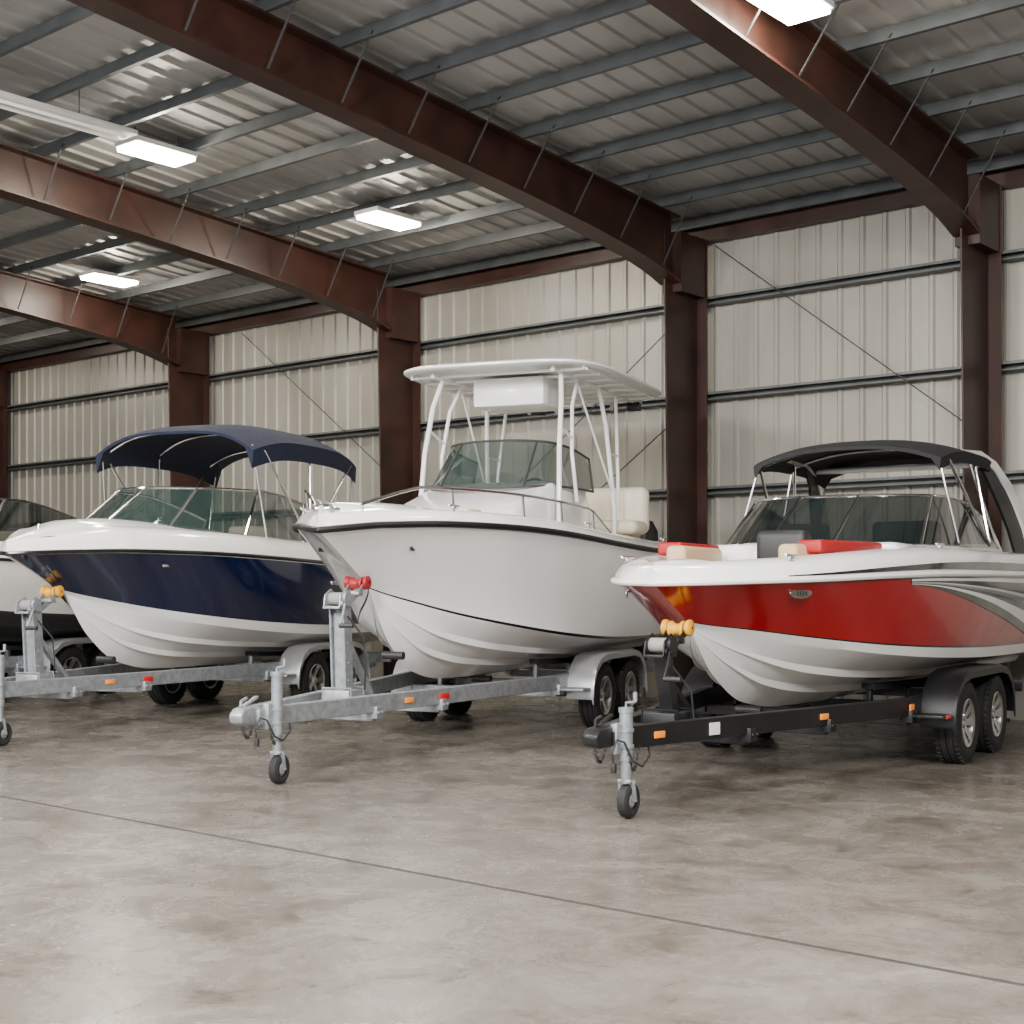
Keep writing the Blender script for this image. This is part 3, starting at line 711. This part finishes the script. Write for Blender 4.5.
    if black:
        for x in (.62,2.35):
            m=M(); m.box((x,onrail(x),zt),(.10,.014,.045),0,.006,R_); m.build('marker_light',AMB,T)
        m=M(); m.box((1.15,onrail(1.15)+.0,zt),(.10,.008,.08),0,0,R_); m.build('sticker',STICK,T)
        m=M(); m.box((x0-.28,-half-.04,zt),(.10,.014,.05),0,.004); m.build('marker_light',AMB,T)
        m=M(); m.box((x0-.14,-half-.285,.43),(.14,.008,.03),0,0); m.build('reflector',RLN,T)
    else:
        m=M(); m.box((1.95,onrail(1.95),zt),(.11,.014,.045),0,.006,R_); m.build('marker_light',AMB,T)
        m=M(); m.box((2.45,onrail(2.45),zt),(.13,.012,.05),0,.004,R_); m.build('reflector',RLN,T)
    m=M(); 
    for s in (-1,1): m.mark(); m.box((xe+.04,s*(half+.02),zt),(.04,.16,.10),0,.01)
    m.build('tail_light',RLN,T)
    m=M()
    def chain(p0,p1,sag,n):
        P=[]; m.mark()
        for i in range(n+1):
            u=i/n; p=Vector(p0).lerp(Vector(p1),u); p.z-=sag*4*u*(1-u); P.append(p)
        for i in range(n):
            c=(P[i]+P[i+1])/2; d=(P[i+1]-P[i]).normalized(); o_=d.orthogonal().normalized(); 
            if i%2: o_=d.cross(o_)
            m.tube([c+d*.020*math.cos(a)+o_*.010*math.sin(a) for a in [2*math.pi*k/10 for k in range(10)]],.0035,0,6,closed=True)
    chain((.26+q,-.12,.46),(.08+q,-.13,.44),.15,15); chain((.26+q,.12,.46),(.12+q,.13,.44),.12,13)
    m.build('safety_chain',DARK,T)
    m=M(); m.tube([(.40+q,-.10,.47),(.32+q,-.16,.38),(.20+q,-.17,.32),(.10+q,-.16,.36),(.06+q,-.12,.48),(.0+q,-.1,.50),(-.06+q,-.1,.42),(-.04+q,-.1,.35)],.007); m.box((-.04+q,-.1,.33),(.03,.03,.06),0,.005); m.build('wiring_cable',PLB,T)
    return T
ROT=lambda ph: math.radians(130.2-ph)
def along(tip,ph,s):
    a=math.radians(ph); return cw(tip[0]+math.cos(a)*s,tip[1]+math.sin(a)*s)
tip1=(12.05,-5.0); p1=20
B1,H1=boat_navy(along(tip1,p1,.95),ROT(p1),'navy and white motorboat with blue bimini top on a silver trailer')
trailer(along(tip1,p1,0),ROT(p1),'silver_yellow','galvanised steel boat trailer with yellow bow roller under the navy boat',5.0,1.30,1.17,1.60,1.38,.95,H1,jx=.54,xt=.1)
tip2=(9.9,-1.95); p2=22
B2,H2=boat_white(along(tip2,p2,1.15),ROT(p2))
trailer(along(tip2,p2,0),ROT(p2),'silver_red','galvanised steel boat trailer with red bow roller under the white boat',5.1,1.50,1.25,1.80,1.46,1.15,H2,jx=.19)
tip3=(8.47,.45); p3=33
B3,H3=boat_red(along(tip3,p3,.88),ROT(p3))
trailer(along(tip3,p3,0),ROT(p3),'black','black tandem boat trailer with yellow bow roller under red boat',4.2,1.02,.96,1.24,1.15,.88,H3,half=.88,jx=.12,xt=.2,sp=.92,jtop=.66)
tip4=(13.6,-8.35)
B4,H4=boat_navy(along(tip4,p1,.9),ROT(p1),'cream motorboat with low dark windshield beside the navy boat',False)
trailer(along(tip4,p1,0),ROT(p1),'silver_yellow','galvanised steel boat trailer under the cream motorboat',5.0,1.30,1.17,1.60,1.38,.9,H4)

# ---------------------------------------------------------------- lights
def area(loc,size,power,rot=(0,0,0),col=(1,.98,.95),sy=None,aim=None):
    d=bpy.data.lights.new('light_src','AREA'); d.energy=power; d.color=col; d.shape='RECTANGLE'; d.size=size; d.size_y=sy or size
    o=bpy.data.objects.new('fixture_or_added_light',d); o.location=loc; o.rotation_euler=rot
    if aim: o.rotation_euler=(Vector(aim)-Vector(loc)).to_track_quat('-Z','Y').to_euler()
    C.objects.link(o); return o
for p in FX+((-18,7.5,5.9),):
    d=bpy.data.lights.new('light_src','POINT'); d.energy=110; d.color=(1,.88,.70); d.shadow_soft_size=.05
    o=bpy.data.objects.new('fixture_or_added_light',d); o.location=(p[0],p[1],p[2]-.12); C.objects.link(o)
for x in (-16,-9,-2.5): area((x,3.5,6.4),1.4,460);  # unseen overhead lights, added like further fixture rows but without housings
for x in (-12,-3): area((x,-3,6.9),2.4,420)  # more added overhead lights behind the camera, no fixtures
area((1.5,3.0,5.2),1.5,880,aim=(-6.0,8.6,.9))  # this and the next two: added fill lights aimed to brighten the hulls
area((-4,0,5.6),1.5,1050,aim=(-9.3,8.6,1.0))
area((-10,-1,5.6),1.5,850,aim=(-14,8.4,1.0))
area((-5,-14,3.4),16,1150,(math.radians(90),0,0),(.97,.98,1.0),6)  # unseen area light added for daylight from the open front
w=bpy.data.worlds.new('world'); bpy.context.scene.world=w; w.use_nodes=True; w.node_tree.nodes['Background'].inputs[0].default_value=(.94,.96,1,1); w.node_tree.nodes['Background'].inputs[1].default_value=.28
cd=bpy.data.cameras.new('cam'); cd.sensor_width=36; cd.lens=1400/1024*36; cd.shift_y=73/1024
co=bpy.data.objects.new('camera',cd); co.location=(0,0,1.45); co.rotation_euler=(math.pi/2,0,TH); C.objects.link(co); bpy.context.scene.camera=co
